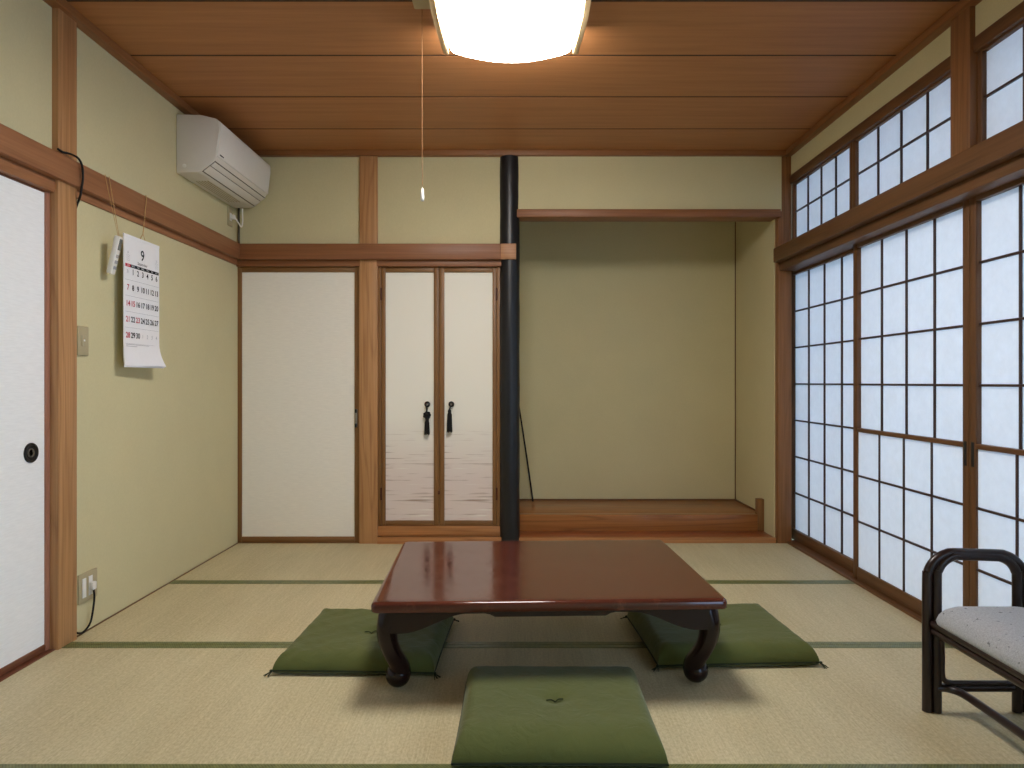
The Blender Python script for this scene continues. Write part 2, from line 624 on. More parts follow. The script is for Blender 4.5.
def fusuma_side(name, y0, y1, xf, label, pull_y):
    root = thing(name, label, 'sliding door', (xf, (y0 + y1) / 2, 0), None, 'structure')
    z0, z1, w = 0.004, 1.835, 0.027
    MB().box((xf - 0.020, y0 + w * 0.5, z0 + 0.01), (xf - 0.006, y1 - w * 0.5, z1 - 0.01)).build('paper_panel', 'fusuma', root)
    f = MB()
    f.box((xf - 0.024, y0, z0), (xf, y0 + w, z1), 0.003)
    f.box((xf - 0.024, y1 - w, z0), (xf, y1, z1), 0.003)
    f.build('stile', 'lacquer_z', root)
    f = MB()
    f.box((xf - 0.024, y0 + w, z0), (xf - 0.001, y1 - w, z0 + 0.028), 0.003)
    f.box((xf - 0.024, y0 + w, z1 - 0.026), (xf - 0.001, y1 - w, z1), 0.003)
    f.build('rail', 'lacquer_y', root)
    h = MB()
    h.lathe([(0.001, -0.003), (0.026, -0.003), (0.030, 0.003), (0.036, 0.0035), (0.0385, 0.0), (0.0385, -0.005), (0.001, -0.005)], (xf - 0.002, pull_y, 0.793), 'x', 32)
    ho = h.build('finger_pull', 'iron', root)
    MB().lathe([(0.013, -0.005), (0.0145, -0.001), (0.0165, -0.001), (0.018, -0.005)], (xf, pull_y, 0.793), 'x', 20).build('pull_centre', 'silver', ho)
    return root


fusuma_side('door_1', 1.87, 2.802, -1.847, 'white paper sliding door with a round black finger pull', 2.696)
fusuma_side('door_2', 0.955, 1.90, -1.880, 'white paper sliding door on the rear track behind its neighbour', 1.05)

# ------------------------------------------------------------------ back wall
wb = MB()
wb.box((-1.95, YB, 1.86), (-0.02, 4.80, CEIL + 0.03))
wb.box((-1.95, 4.80, -0.1), (0.0, 4.90, CEIL + 0.03))
wb.box((0.0, 4.647, 2.19), (1.757, 4.76, CEIL + 0.03))
struct('wall_back', wb, 'plaster', 'olive plaster wall above the closet doors and the alcove', 'wall')
struct('trim_10', MB().box((-1.80, 4.602, 1.867), (-0.092, 4.68, 1.968), 0.003), 'rail_x', 'reddish wooden rail over the closet doors', 'wall rail')
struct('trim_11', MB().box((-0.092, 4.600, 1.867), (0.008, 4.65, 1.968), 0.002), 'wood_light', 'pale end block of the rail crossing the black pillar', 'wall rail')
struct('trim_12', MB().box((-1.85, 4.640, 1.826), (-0.09, 4.72, 1.868), 0.002), 'rail_x', 'wooden door head under the rail of the closet wall', 'door head')
struct('trim_13', MB().box((-1.025, 4.640, -0.03), (-0.906, 4.76, CEIL), 0.004), 'wood_z', 'pale wooden post between the plain door and the double doors', 'post')
struct('trim_14', MB().box((-1.86, 4.645, -0.03), (-1.838, 4.74, 1.83), 0.002), 'frame_z', 'slim wooden jamb in the corner by the plain cream door', 'door jamb')
struct('trim_15', MB().box((-1.037, 4.650, -0.03), (-1.024, 4.74, 1.83), 0.001), 'frame_z', 'slim wooden jamb of the plain cream door against the post', 'door jamb')

# alcove pillar: a round black log
p = MB()
prof = []
for k in range(40):
    z = -0.02 + (MOLD + 0.021) * k / 39
    prof.append((0.0672 + 0.0012 * math.sin(k * 0.9) - 0.0008 * math.sin(k * 2.3), z))
p.lathe(prof, (-0.036, 4.680, 0), 'z', 32)
struct('pillar', p, 'black', 'round black lacquered pillar between the double doors and the alcove', 'pillar')

struct('trim_35', MB().box((-1.86, 4.650, -0.05), (-1.02, 4.76, 0.0015), 0.001), 'frame_x', 'thin wooden sill under the plain cream door', 'door sill')
# plain cream closet door
d = thing('door_3', 'plain cream closet door in the corner under the air conditioner', 'closet door', (-1.438, 4.67, 0), None, 'structure')
x0, x1 = -1.838, -1.037
box('paper_panel', (x0 + 0.01, 4.674, 0.01), (x1 - 0.01, 4.690, 1.82), 'fusuma_back', d)
f = MB()
f.box((x0, 4.664, 0.002), (x0 + 0.029, 4.70, 1.826), 0.003)
f.box((x1 - 0.025, 4.664, 0.002), (x1, 4.70, 1.826), 0.003)
f.build('stile', 'frame_z', d)
f = MB()
f.box((x0 + 0.029, 4.665, 0.002), (x1 - 0.025, 4.70, 0.040), 0.003)
f.box((x0 + 0.029, 4.665, 1.791), (x1 - 0.025, 4.70, 1.826), 0.003)
f.build('rail', 'frame_x', d)
lt = MB().box((-1.058, 4.655, 0.765), (-1.043, 4.666, 0.885), 0.002).build('latch', 'silver', d)
MB().box((-1.058, 4.648, 0.86), (-1.044, 4.658, 0.885), 0.003).box((-1.058, 4.648, 0.765), (-1.044, 4.658, 0.79), 0.003).build('latch_catch', 'iron', lt)

# double closet doors in their frame
struct('trim_16', MB().box((-0.906, 4.662, 0.10), (-0.886, 4.74, 1.83), 0.002), 'frame_z', 'jamb of the double doors beside the pale post', 'door jamb')
struct('trim_17', MB().box((-0.121, 4.662, 0.10), (-0.08, 4.74, 1.83), 0.002), 'frame_z', 'jamb of the double doors beside the black pillar', 'door jamb')
struct('trim_18', MB().box((-0.906, 4.654, 0.048), (-0.09, 4.76, 0.112), 0.003), 'wood_x', 'upper board of the sill under the double doors', 'door sill')
struct('trim_19', MB().box((-0.906, 4.632, -0.03), (-0.09, 4.76, 0.043), 0.003), 'wood_x', 'lower board of the sill under the double doors', 'door sill')


def closet_leaf(name, x0, x1, wl_, wr_, label):
    r = thing(name, label, 'closet door', ((x0 + x1) / 2, 4.68, 0.113), None, 'structure')
    z0, z1 = 0.114, 1.825
    box('paper_panel', (x0 + 0.012, 4.680, z0 + 0.01), (x1 - 0.012, 4.694, z1 - 0.01), 'mist', r)
    f = MB()
    f.box((x0, 4.668, z0), (x0 + wl_, 4.704, z1), 0.003)
    f.box((x1 - wr_, 4.668, z0), (x1, 4.704, z1), 0.003)
    f.build('stile', 'frame_z', r)
    f = MB()
    f.box((x0 + wl_, 4.669, z0), (x1 - wr_, 4.704, z0 + 0.031), 0.003)
    f.box((x0 + wl_, 4.669, z1 - 0.034), (x1 - wr_, 4.704, z1), 0.003)
    f.build('rail', 'frame_x', r)
    return r


dl = closet_leaf('door_4', -0.885, -0.504, 0.027, 0.034, 'closet door with painted mist, black tassel tied in a thick knot')
dr = closet_leaf('door_5', -0.502, -0.122, 0.034, 0.027, 'closet door with painted mist beside the black pillar, plain black tassel')
for root, hx in ((dl, -0.886), (dr, -0.121)):
    for z in (1.645, 0.324):
        MB().lathe([(0.001, -0.042), (0.006, -0.041), (0.006, 0.041), (0.001, 0.042)], (hx, 4.664, z), 'z', 10).build('hinge', 'brass', root)
MB().box((-0.510, 4.661, 0.32), (-0.496, 4.668, 0.345), 0.002).build('bolt', 'brass', dl)


def tassel(root, rx, tx, knot, ztop, zbot):
    h = MB()
    h.torus((rx, 4.662, 0.917), 0.014, 0.0055, 'y', 20, 8)
    h.lathe([(0.001, -0.006), (0.008, -0.005), (0.008, 0.012), (0.001, 0.012)], (rx, 4.668, 0.917), 'y', 14)
    hd = h.build('pull_ring', 'iron', root)
    MB().ball((rx, 4.656, 0.917), 0.006).build('ring_stud', 'silver', hd)
    t = MB()
    t.tube([(rx - 0.003, 4.656, 0.904), ((rx + tx) / 2 - 0.002, 4.655, (0.904 + ztop) / 2), (tx, 4.656, ztop)], 0.005, 8, 4)
    if knot:
        for k in range(7):
            a = 2 * PI * k / 7
            t.ball((tx + 0.016 * math.cos(a), 4.654 + 0.005 * math.sin(k), 0.845 + 0.016 * math.sin(a)), 0.011, seg=10)
        t.ball((tx, 4.650, 0.845), 0.014, seg=10)
    t.lathe([(0.006, ztop + 0.004), (0.012, ztop - 0.006), (0.011, ztop - 0.016), (0.014, ztop - 0.03), (0.0165, zbot + 0.02), (0.017, zbot)], (tx, 4.654, 0), 'z', 16)
    for k in range(16):
        a = 2 * PI * k / 16
        t.tube([(tx + 0.013 * math.cos(a), 4.654 + 0.013 * math.sin(a), ztop - 0.03), (tx + 0.0165 * math.cos(a), 4.654 + 0.0165 * math.sin(a), zbot - 0.004 * (k % 3))], 0.0022, 6)
    t.build('tassel', 'black_cord', root)


tassel(dl, -0.580, -0.581, True, 0.828, 0.722)
tassel(dr, -0.421, -0.432, False, 0.880, 0.738)

# ------------------------------------------------------------------ alcove
wa = MB()
wa.box((-0.02, 5.515, -0.1), (1.90, 5.62, CEIL + 0.05))
struct('wall_alcove_back', wa, 'plaster', 'olive plaster at the back of the alcove', 'wall')
struct('wall_alcove_side', MB().box((1.725, 4.695, -0.1), (1.83, 5.56, CEIL + 0.05)), 'plaster', 'plaster side wall of the alcove beside the paper screens', 'wall')
struct('wall_alcove_end', MB().box((-0.02, 4.70, -0.1), (0.018, 5.56, CEIL + 0.05)), 'plaster', 'plaster side wall of the alcove behind the black pillar', 'wall')
struct('ceiling', MB().box((-0.02, 4.70, 2.60), (1.90, 5.60, 2.66)), 'ceiling', 'boarded soffit inside the alcove', 'ceiling')
struct('trim_20', MB().box((0.012, 4.622, 2.147), (1.744, 4.765, 2.198), 0.003), 'rail_x', 'wooden lintel across the alcove opening', 'lintel')
struct('trim_21', MB().box((1.733, 4.648, -0.03), (1.825, 4.765, CEIL), 0.004), 'post_dark', 'wooden corner post between the alcove and the paper screens', 'post')
struct('trim_22', MB().box((1.719, 5.507, 0.142), (1.726, 5.516, 2.6), 0.001), 'dark_z', 'thin dark corner bead inside the alcove', 'corner bead')
struct('floor_alcove', MB().box((0.018, 4.90, -0.06), (1.727, 5.517, 0.141), 0.002), 'alcove_board', 'raised wooden floor of the alcove', 'alcove floor')
struct('trim_23', MB().box((0.018, 4.885, 0.025), (1.69, 4.955, 0.143), 0.004), 'alcove_board', 'grained front beam of the alcove floor', 'alcove beam')
struct('trim_24', MB().box((0.018, 4.69, -0.05), (1.725, 4.90, 0.030), 0.002), 'alcove_red', 'low reddish board before the alcove beam', 'alcove step')
struct('trim_25', MB().box((0.018, 4.655, -0.05), (1.725, 4.69, 0.034), 0.003), 'wood_x', 'pale strip between the alcove board and the tatami', 'floor strip')
struct('trim_26', MB().box((1.680, 4.880, 0.030), (1.726, 4.935, 0.253), 0.003), 'frame_z', 'short upright wooden block at the end of the alcove beam', 'end block')
struct('trim_27', MB().box((0.018, 5.508, 0.141), (1.725, 5.516, 0.150), 0.001), 'dark_y', 'thin dark bead along the back of the alcove floor', 'floor strip')
struct('trim_28', MB().box((1.717, 4.93, 0.141), (1.726, 5.51, 0.150), 0.001), 'dark_y', 'thin dark bead along the side of the alcove floor', 'floor strip')
rod = MB().tube([(0.138, 5.42, 0.147), (0.085, 5.40, 0.52), (0.026, 5.385, 0.905)], [0.0068, 0.0064, 0.0058], 10, 4).build('rod', 'black_cord')
tag(rod, 'thin dark rod leaning inside the alcove behind the black pillar', 'rod')

# ------------------------------------------------------------------ wall with paper screens
wr = MB()
wr.box((XR, YF - 0.1, 2.42), (2.0, 4.76, CEIL + 0.03))
wr.box((1.80, YF - 0.1, 1.85), (1.92, 4.76, 1.955))
wr.box((1.815, 4.766, -0.1), (2.0, 4.82, CEIL + 0.03))
wr.box((XR, 0.80, -0.1), (2.0, 0.95, 1.95))
wr.box((XR, YF - 0.1, 1.90), (2.0, 0.95, CEIL + 0.03))  # stops above head height: unseen opening added below for daylight on the calendar wall
struct('wall_right', wr, 'plaster', 'olive plaster strip above the small paper windows', 'wall')
struct('trim_29', MB().box((1.70, YF, 1.849), (1.80, 4.640, 1.941), 0.003), 'dark_y', 'dark brown wooden rail above the sliding paper screens', 'wall rail')
struct('trim_30', MB().box((1.745, 0.90, 1.797), (1.93, 4.66, 1.851), 0.003), 'dark_y', 'grooved wooden head above the sliding paper screens', 'screen head')
struct('trim_31', MB().box((1.795, 0.90, -0.08), (1.95, 4.70, 0.012), 0.002), 'dark_y', 'wooden sill under the sliding paper screens', 'screen sill')
struct('trim_32', MB().box((1.797, 2.787, 1.935), (1.94, 2.912, CEIL), 0.004), 'post_dark', 'wooden post between the small paper windows', 'post')
struct('trim_33', MB().box((1.812, YF, 2.366), (1.93, 4.66, 2.424), 0.003), 'dark_y', 'wooden head over the small paper windows', 'window head')
struct('trim_34', MB().box((1.812, YF, 1.935), (1.93, 4.66, 1.962), 0.003), 'dark_y', 'wooden sill of the small paper windows', 'window sill')


def lattice(root, xm, xp, ys, zs, w=0.010, zbold=None):
    """thin cross bars in front of the paper"""
    m = MB()
    for y in ys[1:-1]:
        m.box((xm, y - w / 2, zs[0]), (xp, y + w / 2, zs[-1]), 0.001, 1)
    for z in zs[1:-1]:
        hw = w / 2 if z != zbold else 0.011
        m.box((xm - 0.001, ys[0], z - hw), (xp, ys[-1], z + hw), 0.001, 1)
    return m.build('lattice', 'muntin', root)


def screen(name, y0, y1, xf, yukimi, label, pull=None):
    """one sliding paper screen; xf = the face towards the room"""
    r = thing(name, label, 'paper screen', (xf, (y0 + y1) / 2, 0.012), None, 'structure')
    w, zb, zt = 0.040, 0.080, 1.779
    z0, z1 = 0.012, 1.830
    f = MB()
    f.box((xf, y0, z0), (xf + 0.030, y0 + w, z1), 0.003)
    f.box((xf, y1 - w, z0), (xf + 0.030, y1, z1), 0.003)
    f.build('stile', 'dark_z', r)
    f = MB()
    f.box((xf + 0.001, y0 + w, z0), (xf + 0.029, y1 - w, zb), 0.003)
    f.box((xf + 0.001, y0 + w, zt), (xf + 0.029, y1 - w, z1), 0.003)
    f.build('rail', 'dark_y', r)
    ys = [y0 + w + (y1 - y0 - 2 * w) * k / 4 for k in range(5)]
    zs = [zb + (zt - zb) * k / 7 for k in range(8)]
    if not yukimi:
        lattice(r, xf + 0.012, xf + 0.022, ys, zs)
        box('paper', (xf + 0.022, y0 + w * 0.6, z0 + 0.03), (xf + 0.0225, y1 - w * 0.6, z1 - 0.01), 'shoji', r)
    else:
        lattice(r, xf + 0.015, xf + 0.024, ys, zs[3:])
        box('paper', (xf + 0.024, y0 + w * 0.6, zs[3] - 0.01), (xf + 0.0245, y1 - w * 0.6, z1 - 0.01), 'shoji', r)
        s = MB().box((xf + 0.0, y0 + w, zs[3] - 0.009), (xf + 0.028, y1 - w, zs[3] + 0.011), 0.002).build('lower_sash', 'dark_y', r)
        lattice(s, xf + 0.003, xf + 0.010, ys, zs[:4])
        box('paper', (xf + 0.010, y0 + w * 0.6, z0 + 0.03), (xf + 0.0105, y1 - w * 0.6, zs[3]), 'shoji', s)
    if pull is not None:
        MB().box((xf - 0.002, pull - 0.010, 0.725), (xf + 0.006, pull + 0.010, 0.825), 0.004).build('finger_pull', 'black', r)
    return r


screen('window_1', 3.776, 4.765, 1.858, False, 'sliding paper screen on the outer track next to the alcove post')
screen('window_2', 2.828, 3.796, 1.820, True, 'sliding paper screen on the inner track, nearer the alcove of the middle pair', 2.850)
screen('window_3', 1.860, 2.826, 1.820, True, 'sliding paper screen on the inner track behind the armchair', 2.804)
screen('window_4', 0.930, 1.905, 1.858, False, 'sliding paper screen on the outer track farthest from the alcove')


def ranma(name, y0, y1, wa_, wb_, label, ncol):
    """small fixed paper window over the rail"""
    xf = 1.828
    r = thing(name, label, 'small window', (xf, (y0 + y1) / 2, 1.962), None, 'structure')
    f = MB()
    f.box((xf, y0, 1.962), (xf + 0.028, y0 + wa_, 2.366), 0.002)
    f.box((xf, y1 - wb_, 1.962), (xf + 0.028, y1, 2.366), 0.002)
    f.build('stile', 'dark_z', r)
    f = MB()
    f.box((xf + 0.001, y0 + wa_, 1.962), (xf + 0.027, y1 - wb_, 1.985), 0.002)
    f.box((xf + 0.001, y0 + wa_, 2.357), (xf + 0.027, y1 - wb_, 2.366), 0.002)
    f.build('rail', 'dark_y', r)
    ys = [y0 + wa_ + (y1 - y0 - wa_ - wb_) * k / ncol for k in range(ncol + 1)]
    lattice(r, xf + 0.010, xf + 0.020, ys, [1.98, 2.180, 2.362], 0.009)
    box('paper', (xf + 0.020, y0 + 0.002, 1.965), (xf + 0.0205, y1 - 0.002, 2.364), 'shoji', r)
    return r


ranma('window_5', 3.825, 4.66, 0.03, 0.035, 'small paper window above the rail next to the alcove', 4)
ranma('window_6', 2.905, 3.825, 0.03, 0.035, 'small paper window between the middle post and the alcove window', 4)
ranma('window_7', 1.88, 2.79, 0.03, 0.028, 'small paper window on the near side of the middle post', 4)
ranma('window_8', 0.94, 1.88, 0.03, 0.03, 'small paper window farthest from the alcove', 4)

# veranda beyond the screens; its unseen eave is added to dim the upper panes
struct('floor_veranda', MB().box((1.95, -2.0, -0.30), (3.1, 7.0, -0.12)), 'outside', 'veranda boards outside the paper screens', 'veranda')
struct('added_eave', MB().box((1.95, -2.0, 2.62), (2.75, 7.0, 2.72)), 'eave', 'unseen eave added over the veranda to dim the upper paper windows', 'eave')

# wall behind the camera
struct('wall_front', MB().box((-2.0, YF - 0.1, -0.1), (2.0, YF, CEIL + 0.03)), 'plaster', 'olive plaster wall behind the viewpoint', 'wall')

# ------------------------------------------------------------------ ceiling lamp
LX, LY = -0.018, 2.70
lamp = thing('ceiling_lamp', 'square glowing ceiling lamp with pale wooden side rails and a pull cord', 'ceiling lamp', (LX, LY, CEIL))


def pillow_outline(hx, hy, bulge):
    """square with gently bowed sides and rounded corners"""
    out = []
    base = rounded_rect(hx, hy, min(0.02, hx * 0.3), 5)
    dense = []
    for i in range(len(base)):
        a, b = Vector(base[i] + (0,)), Vector(base[(i + 1) % len(base)] + (0,))
        k = 10 if i % 6 == 5 else 1
        for j in range(k):
            dense.append(a.lerp(b, j / k))
    for p in dense:
        fx = 1 + bulge / hx * (1 - (p.y / hy) ** 2)
        fy = 1 + 6.6 * bulge / hy * (1 - (p.x / hx) ** 2)
        out.append((p.x * fx, p.y * fy))
    return out


def outline_stack(mb, levels):
    mb.rings([[Vector((LX + x, LY + y, z)) for x, y in pts] for pts, z in levels])
    return mb


outline_stack(MB(), [(pillow_outline(0.250, 0.28, 0.012), CEIL), (pillow_outline(0.250, 0.28, 0.012), CEIL - 0.03)]).build('lamp_base', 'white_plastic', lamp)
outline_stack(MB(), [
    (pillow_outline(0.252, 0.298, 0.014), CEIL - 0.030),
    (pillow_outline(0.252, 0.300, 0.014), CEIL - 0.112),
    (pillow_outline(0.249, 0.297, 0.014), CEIL - 0.121),
    (pillow_outline(0.240, 0.286, 0.014), CEIL - 0.127),
    (pillow_outline(0.14, 0.15, 0.010), CEIL - 0.138),
    (pillow_outline(0.05, 0.055, 0.004), CEIL - 0.141)]).build('diffuser', 'lamp', lamp, 60)
for s in (-1, 1):
    f = MB()
    ol = [(LX + s * 0.287, -0.325), (LX + s * 0.297, -0.15), (LX + s * 0.301, 0.0), (LX + s * 0.297, 0.15), (LX + s * 0.287, 0.325)]
    inn = [(x - s * 0.022, y) for x, y in reversed(ol)]
    f.prism([(x, y + LY) for x, y in ol + inn], 'z', CEIL - 0.116, CEIL - 0.001, 0.002)
    f.build('side_rail', 'lamp_wood', lamp)
CX, CY = -0.373, 2.83
sw = MB().box((CX - 0.03, CY - 0.10, CEIL - 0.032), (CX + 0.07, CY - 0.01, CEIL), 0.006).build('cord_switch', 'beige_plate', lamp)
cord = MB().tube([(CX, CY - 0.012, CEIL - 0.02), (CX, CY, CEIL - 0.03), (CX, CY, 2.2), (CX + 0.001, CY, 1.85)], 0.0012, 8).build('pull_cord', 'cord_brown', lamp)
MB().lathe([(0.002, 0.052), (0.005, 0.048), (0.0075, 0.02), (0.008, 0.004), (0.005, 0.0), (0.001, 0.0)], (CX + 0.001, CY, 1.790), 'z', 16).build('cord_knob', 'white_plastic', cord)

# ------------------------------------------------------------------ air conditioner
A0, A1 = 3.816, 4.600
ac = thing('air_conditioner', 'white wall air conditioner below the ceiling corner', 'air conditioner', (XL, (A0 + A1) / 2, 2.20))
prof = [(XL + 0.001, 2.515), (-1.70, 2.511), (-1.618, 2.491), (-1.601, 2.474), (-1.601, 2.43), (-1.617, 2.284), (-1.630, 2.262), (-1.702, 2.206), (-1.717, 2.200), (XL + 0.001, 2.196)]
MB().prism(prof, 'y', A0, A1, 0.006).build('body', 'ac_plastic', ac)
fp = MB()
fp.prism([(-1.606, 2.482), (-1.597, 2.474), (-1.593, 2.460), (-1.594, 2.43), (-1.609, 2.290), (-1.618, 2.286), (-1.606, 2.43)], 'y', A0 + 0.004, A1 - 0.004, 0.002)
panel = fp.build('front_panel', 'white_plastic', ac)
MB().box((-1.6090, A0 + 0.025, 2.298), (-1.6065, A0 + 0.075, 2.304)).build('brand_mark', 'ink', panel)
dv = Vector((-0.072, 0, -0.056)).normalized()      # down the louvre slope
nv = Vector((0.056, 0, -0.072)).normalized()       # out of it


def slope_strip(name, mat, t0, t1, out, parent, ya, yb, thick=0.004):
    s = Vector((-1.627, 0, 2.2645))
    m = MB()
    q = [s + dv * t0 + nv * out, s + dv * t1 + nv * out, s + dv * t1 + nv * (out - thick), s + dv * t0 + nv * (out - thick)]
    m.prism([(v.x, v.z) for v in q], 'y', ya, yb, 0.0008)
    return m.build(name, mat, parent)


slope_strip('air_slot', 'grey_slot', 0.001, 0.092, 0.0015, ac, A0 + 0.012, A1 - 0.012)
slope_strip('louvre', 'ac_plastic', 0.006, 0.036, 0.006, ac, A0 + 0.014, A1 - 0.014)
slope_strip('louvre', 'ac_plastic', 0.040, 0.085, 0.006, ac, A0 + 0.014, A1 - 0.014)
for k in range(5):
    MB().box((-1.80 + 0.016 * k, A0 + 0.16, 2.1955), (-1.796 + 0.016 * k, A1 - 0.16, 2.200)).build('underside_slot', 'beige_plate', ac)
MB().lathe([(0.001, -0.003), (0.010, -0.002), (0.011, 0.002), (0.001, 0.003)], (-1.79, A0 - 0.0005, 2.235), 'y', 18).build('side_cap', 'white_plastic', ac)
MB().tube([(-1.815, 4.615, 2.30), (-1.815, 4.632, 2.24), (-1.816, 4.636, 2.15), (-1.816, 4.636, 1.969)], 0.007, 10, 4).build('drain_pipe', 'grey_slot', ac)

out_ac = thing('wall_outlet', 'small wall outlet under the air conditioner with a white plug', 'outlet', (XL, 4.53, 2.12))
MB().box((XL - 0.002, 4.495, 2.065), (XL + 0.008, 4.565, 2.185), 0.003).build('plate', 'beige_plate', out_ac)
MB().box((XL + 0.008, 4.515, 2.10), (XL + 0.010, 4.545, 2.15), 0.001).build('socket', 'white_plastic', out_ac)
acp = thing('power_cord', 'short white looped cord plugged in under the air conditioner', 'power cord', (XL, 4.55, 2.12))
MB().box((XL + 0.010, 4.517, 2.108), (XL + 0.036, 4.543, 2.138), 0.005).build('plug', 'white_plastic', acp)
MB().tube([(XL + 0.036, 4.53, 2.12), (XL + 0.055, 4.545, 2.085), (XL + 0.06, 4.575, 2.07), (XL + 0.06, 4.595, 2.11), (XL + 0.06, 4.592, 2.16), (XL + 0.06, 4.59, 2.193)], 0.0045, 8, 6).build('cord', 'white_plastic', acp)

# ------------------------------------------------------------------ calendar
CY0, CY1, CT, CB_ = 3.215, 3.535, 1.742, 1.140
CXF = -1.784
cal = thing('wall_calendar', 'white September wall calendar hanging from the wooden rail', 'calendar', (CXF, 3.375, CB_))


def cal_x(u, v, k):
    """u 0..1 along the sheet, v 0..1 downwards; the foot of the sheets curls away from the wall"""
    c = max(0.0, v - 0.80) / 0.20
    return CXF - 0.0012 * k + c * c * (0.006 + 0.030 * u) * (1 - 0.12 * k)


FX = CXF + 0.0012
MB().box((CXF - 0.004, CY0 - 0.001, CT - 0.010), (CXF + 0.001, CY1 + 0.001, CT + 0.003), 0.001).build('top_binding', 'paper', cal)
colw = (CY1 - CY0 - 0.02) / 7
cy = lambda c: CY0 + 0.012 + colw * (c + 0.5)
rowz = lambda r: CT - 0.168 - 0.0735 * r
blk, red, gry = [], [], []
blk.append(('9', 3.375, CT - 0.078, 0.070, FX))
blk.append(('September', 3.375, CT - 0.118, 0.020, FX))
for day in range(1, 31):
    i = day  # the month begins on the second column
    r_, c_ = divmod(i, 7)
    it = (str(day), cy(c_), rowz(r_), 0.036, FX)
    (red if (c_ == 0 or day in (15, 23)) else blk).append(it)
gry.append(('31', cy(0), rowz(0), 0.022, FX))
for j in range(1, 5):
    gry.append((str(j), cy(j + 2), rowz(4), 0.026, FX))
for base_c, first, num in ((0, 5, '8'), (6, 3, '10')):
    gry.append((num, cy(base_c), CT - 0.080, 0.016, FX))
    for q in range(4):
        gry.append(('1 2 3 4 5 6'[:11], cy(base_c), CT - 0.092 - 0.008 * q, 0.007, FX))


def print_month(m):
    """the month sheet's print, in the sheet's own mesh"""
    done = set()

    def ink(slot):
        for f in m.bm.faces:
            if f not in done:
                f.material_index = slot
                done.add(f)
    ink(0)
    m.box((CXF, CY0 + 0.012 + colw, CT - 0.146), (FX, CY1 - 0.008, CT - 0.132))
    text_mesh(m, blk)
    ink(1)
    m.box((CXF, CY0 + 0.012, CT - 0.146), (FX, CY0 + 0.012 + colw, CT - 0.132))
    text_mesh(m, red)
    ink(2)
    text_mesh(m, gry)
    for z, w in ((CT - 0.505, 0.20), (CT - 0.513, 0.12)):
        m.box((CXF, CY0 + 0.02, z), (FX, CY0 + 0.02 + w, z + 0.002))
    for r_ in range(1, 6):
        m.box((CXF, CY0 + 0.012, rowz(r_) + 0.0355), (FX - 0.0004, CY1 - 0.008, rowz(r_) + 0.0365))
    ink(3)
    text_mesh(m, [(w, cy(c), CT - 0.139, 0.012, FX + 0.0004) for c, w in enumerate(('SUN', 'MON', 'TUE', 'WED', 'THU', 'FRI', 'SAT'))])
    ink(0)


for k in (0, 1, 2):
    m = MB()
    nu, nv_ = 8, 24
    vs = []
    for side in (0, 1):
        g = []
        for j in range(nv_ + 1):
            row = []
            for i in range(nu + 1):
                u, v = i / nu, j / nv_
                row.append(m.bm.verts.new((cal_x(u, v, k) - 0.001 * side, CY0 + (CY1 - CY0) * u, CT - (CT - CB_) * v - 0.004 * k * (v > 0.9))))
            g.append(row)
        vs.append(g)
        for j in range(nv_):
            for i in range(nu):
                q = (g[j][i], g[j][i + 1], g[j + 1][i + 1], g[j + 1][i])
                m.bm.faces.new(q if side else tuple(reversed(q)))
    a, b = vs
    rim = [(0, i) for i in range(nu)] + [(j, nu) for j in range(nv_)] + [(nv_, nu - i) for i in range(nu)] + [(nv_ - j, 0) for j in range(nv_)]
    for (j0, i0), (j1, i1) in zip(rim, rim[1:] + rim[:1]):
        m.bm.faces.new((a[j0][i0], a[j1][i1], b[j1][i1], b[j0][i0]))
    if k == 0:
        print_month(m)
    sh = m.build('sheet', 'paper', cal)
    for extra in ('ink', 'ink_red', 'ink_grey'):
        sh.data.materials.append(M[extra])
st = MB()
st.tube([(-1.793, 3.425, 1.972), (-1.788, 3.42, 1.95), (-1.786, 3.385, 1.775), (CXF - 0.001, 3.355, CT)], 0.0020, 8)
st.tube([(-1.786, 3.385, 1.775), (CXF - 0.001, 3.405, CT)], 0.0012, 8)
st.build('hanging_string', 'string', cal)

# ------------------------------------------------------------------ remote control on a string
rem = thing('remote_control', 'white remote control hanging on strings beside the calendar', 'remote control', (-1.79, 3.09, 1.55))
rx = Matrix.Rotation(math.radians(-7), 3, 'X')
rc = Vector((-1.780, 3.135, 1.628))


def rbox(lo, hi, bev, name, mat, parent):
    m = MB().box(lo, hi, bev)
    for v in m.bm.verts:
        v.co = rc + (Matrix.Rotation(math.radians(13), 3, 'Y') @ Matrix.Rotation(math.radians(12), 3, 'Z') @ v.co)
    return m.build(name, mat, parent)


rb = rbox((-0.012, -0.024, -0.086), (0.012, 0.024, 0.086), 0.006, 'body', 'white_plastic', rem)
rbox((0.0115, -0.018, 0.025), (0.0128, 0.018, 0.075), 0.0006, 'display', 'display', rem)
for r_ in range(3):
    for c_ in range(2):
        rbox((0.0115, -0.018 + 0.020 * c_, -0.010 - 0.026 * r_), (0.0135, -0.003 + 0.020 * c_, 0.004 - 0.026 * r_), 0.001, 'button', 'ink_grey', rem)
s = MB()
s.tube([(-1.793, 3.115, 1.972), (-1.789, 3.112, 1.95), (-1.762, 3.138, 1.710)], 0.0016, 8)
s.tube([(-1.793, 3.085, 1.972), (-1.789, 3.083, 1.95), (-1.762, 3.130, 1.710)], 0.0012, 8)
s.build('hanging_string', 'string', rem)

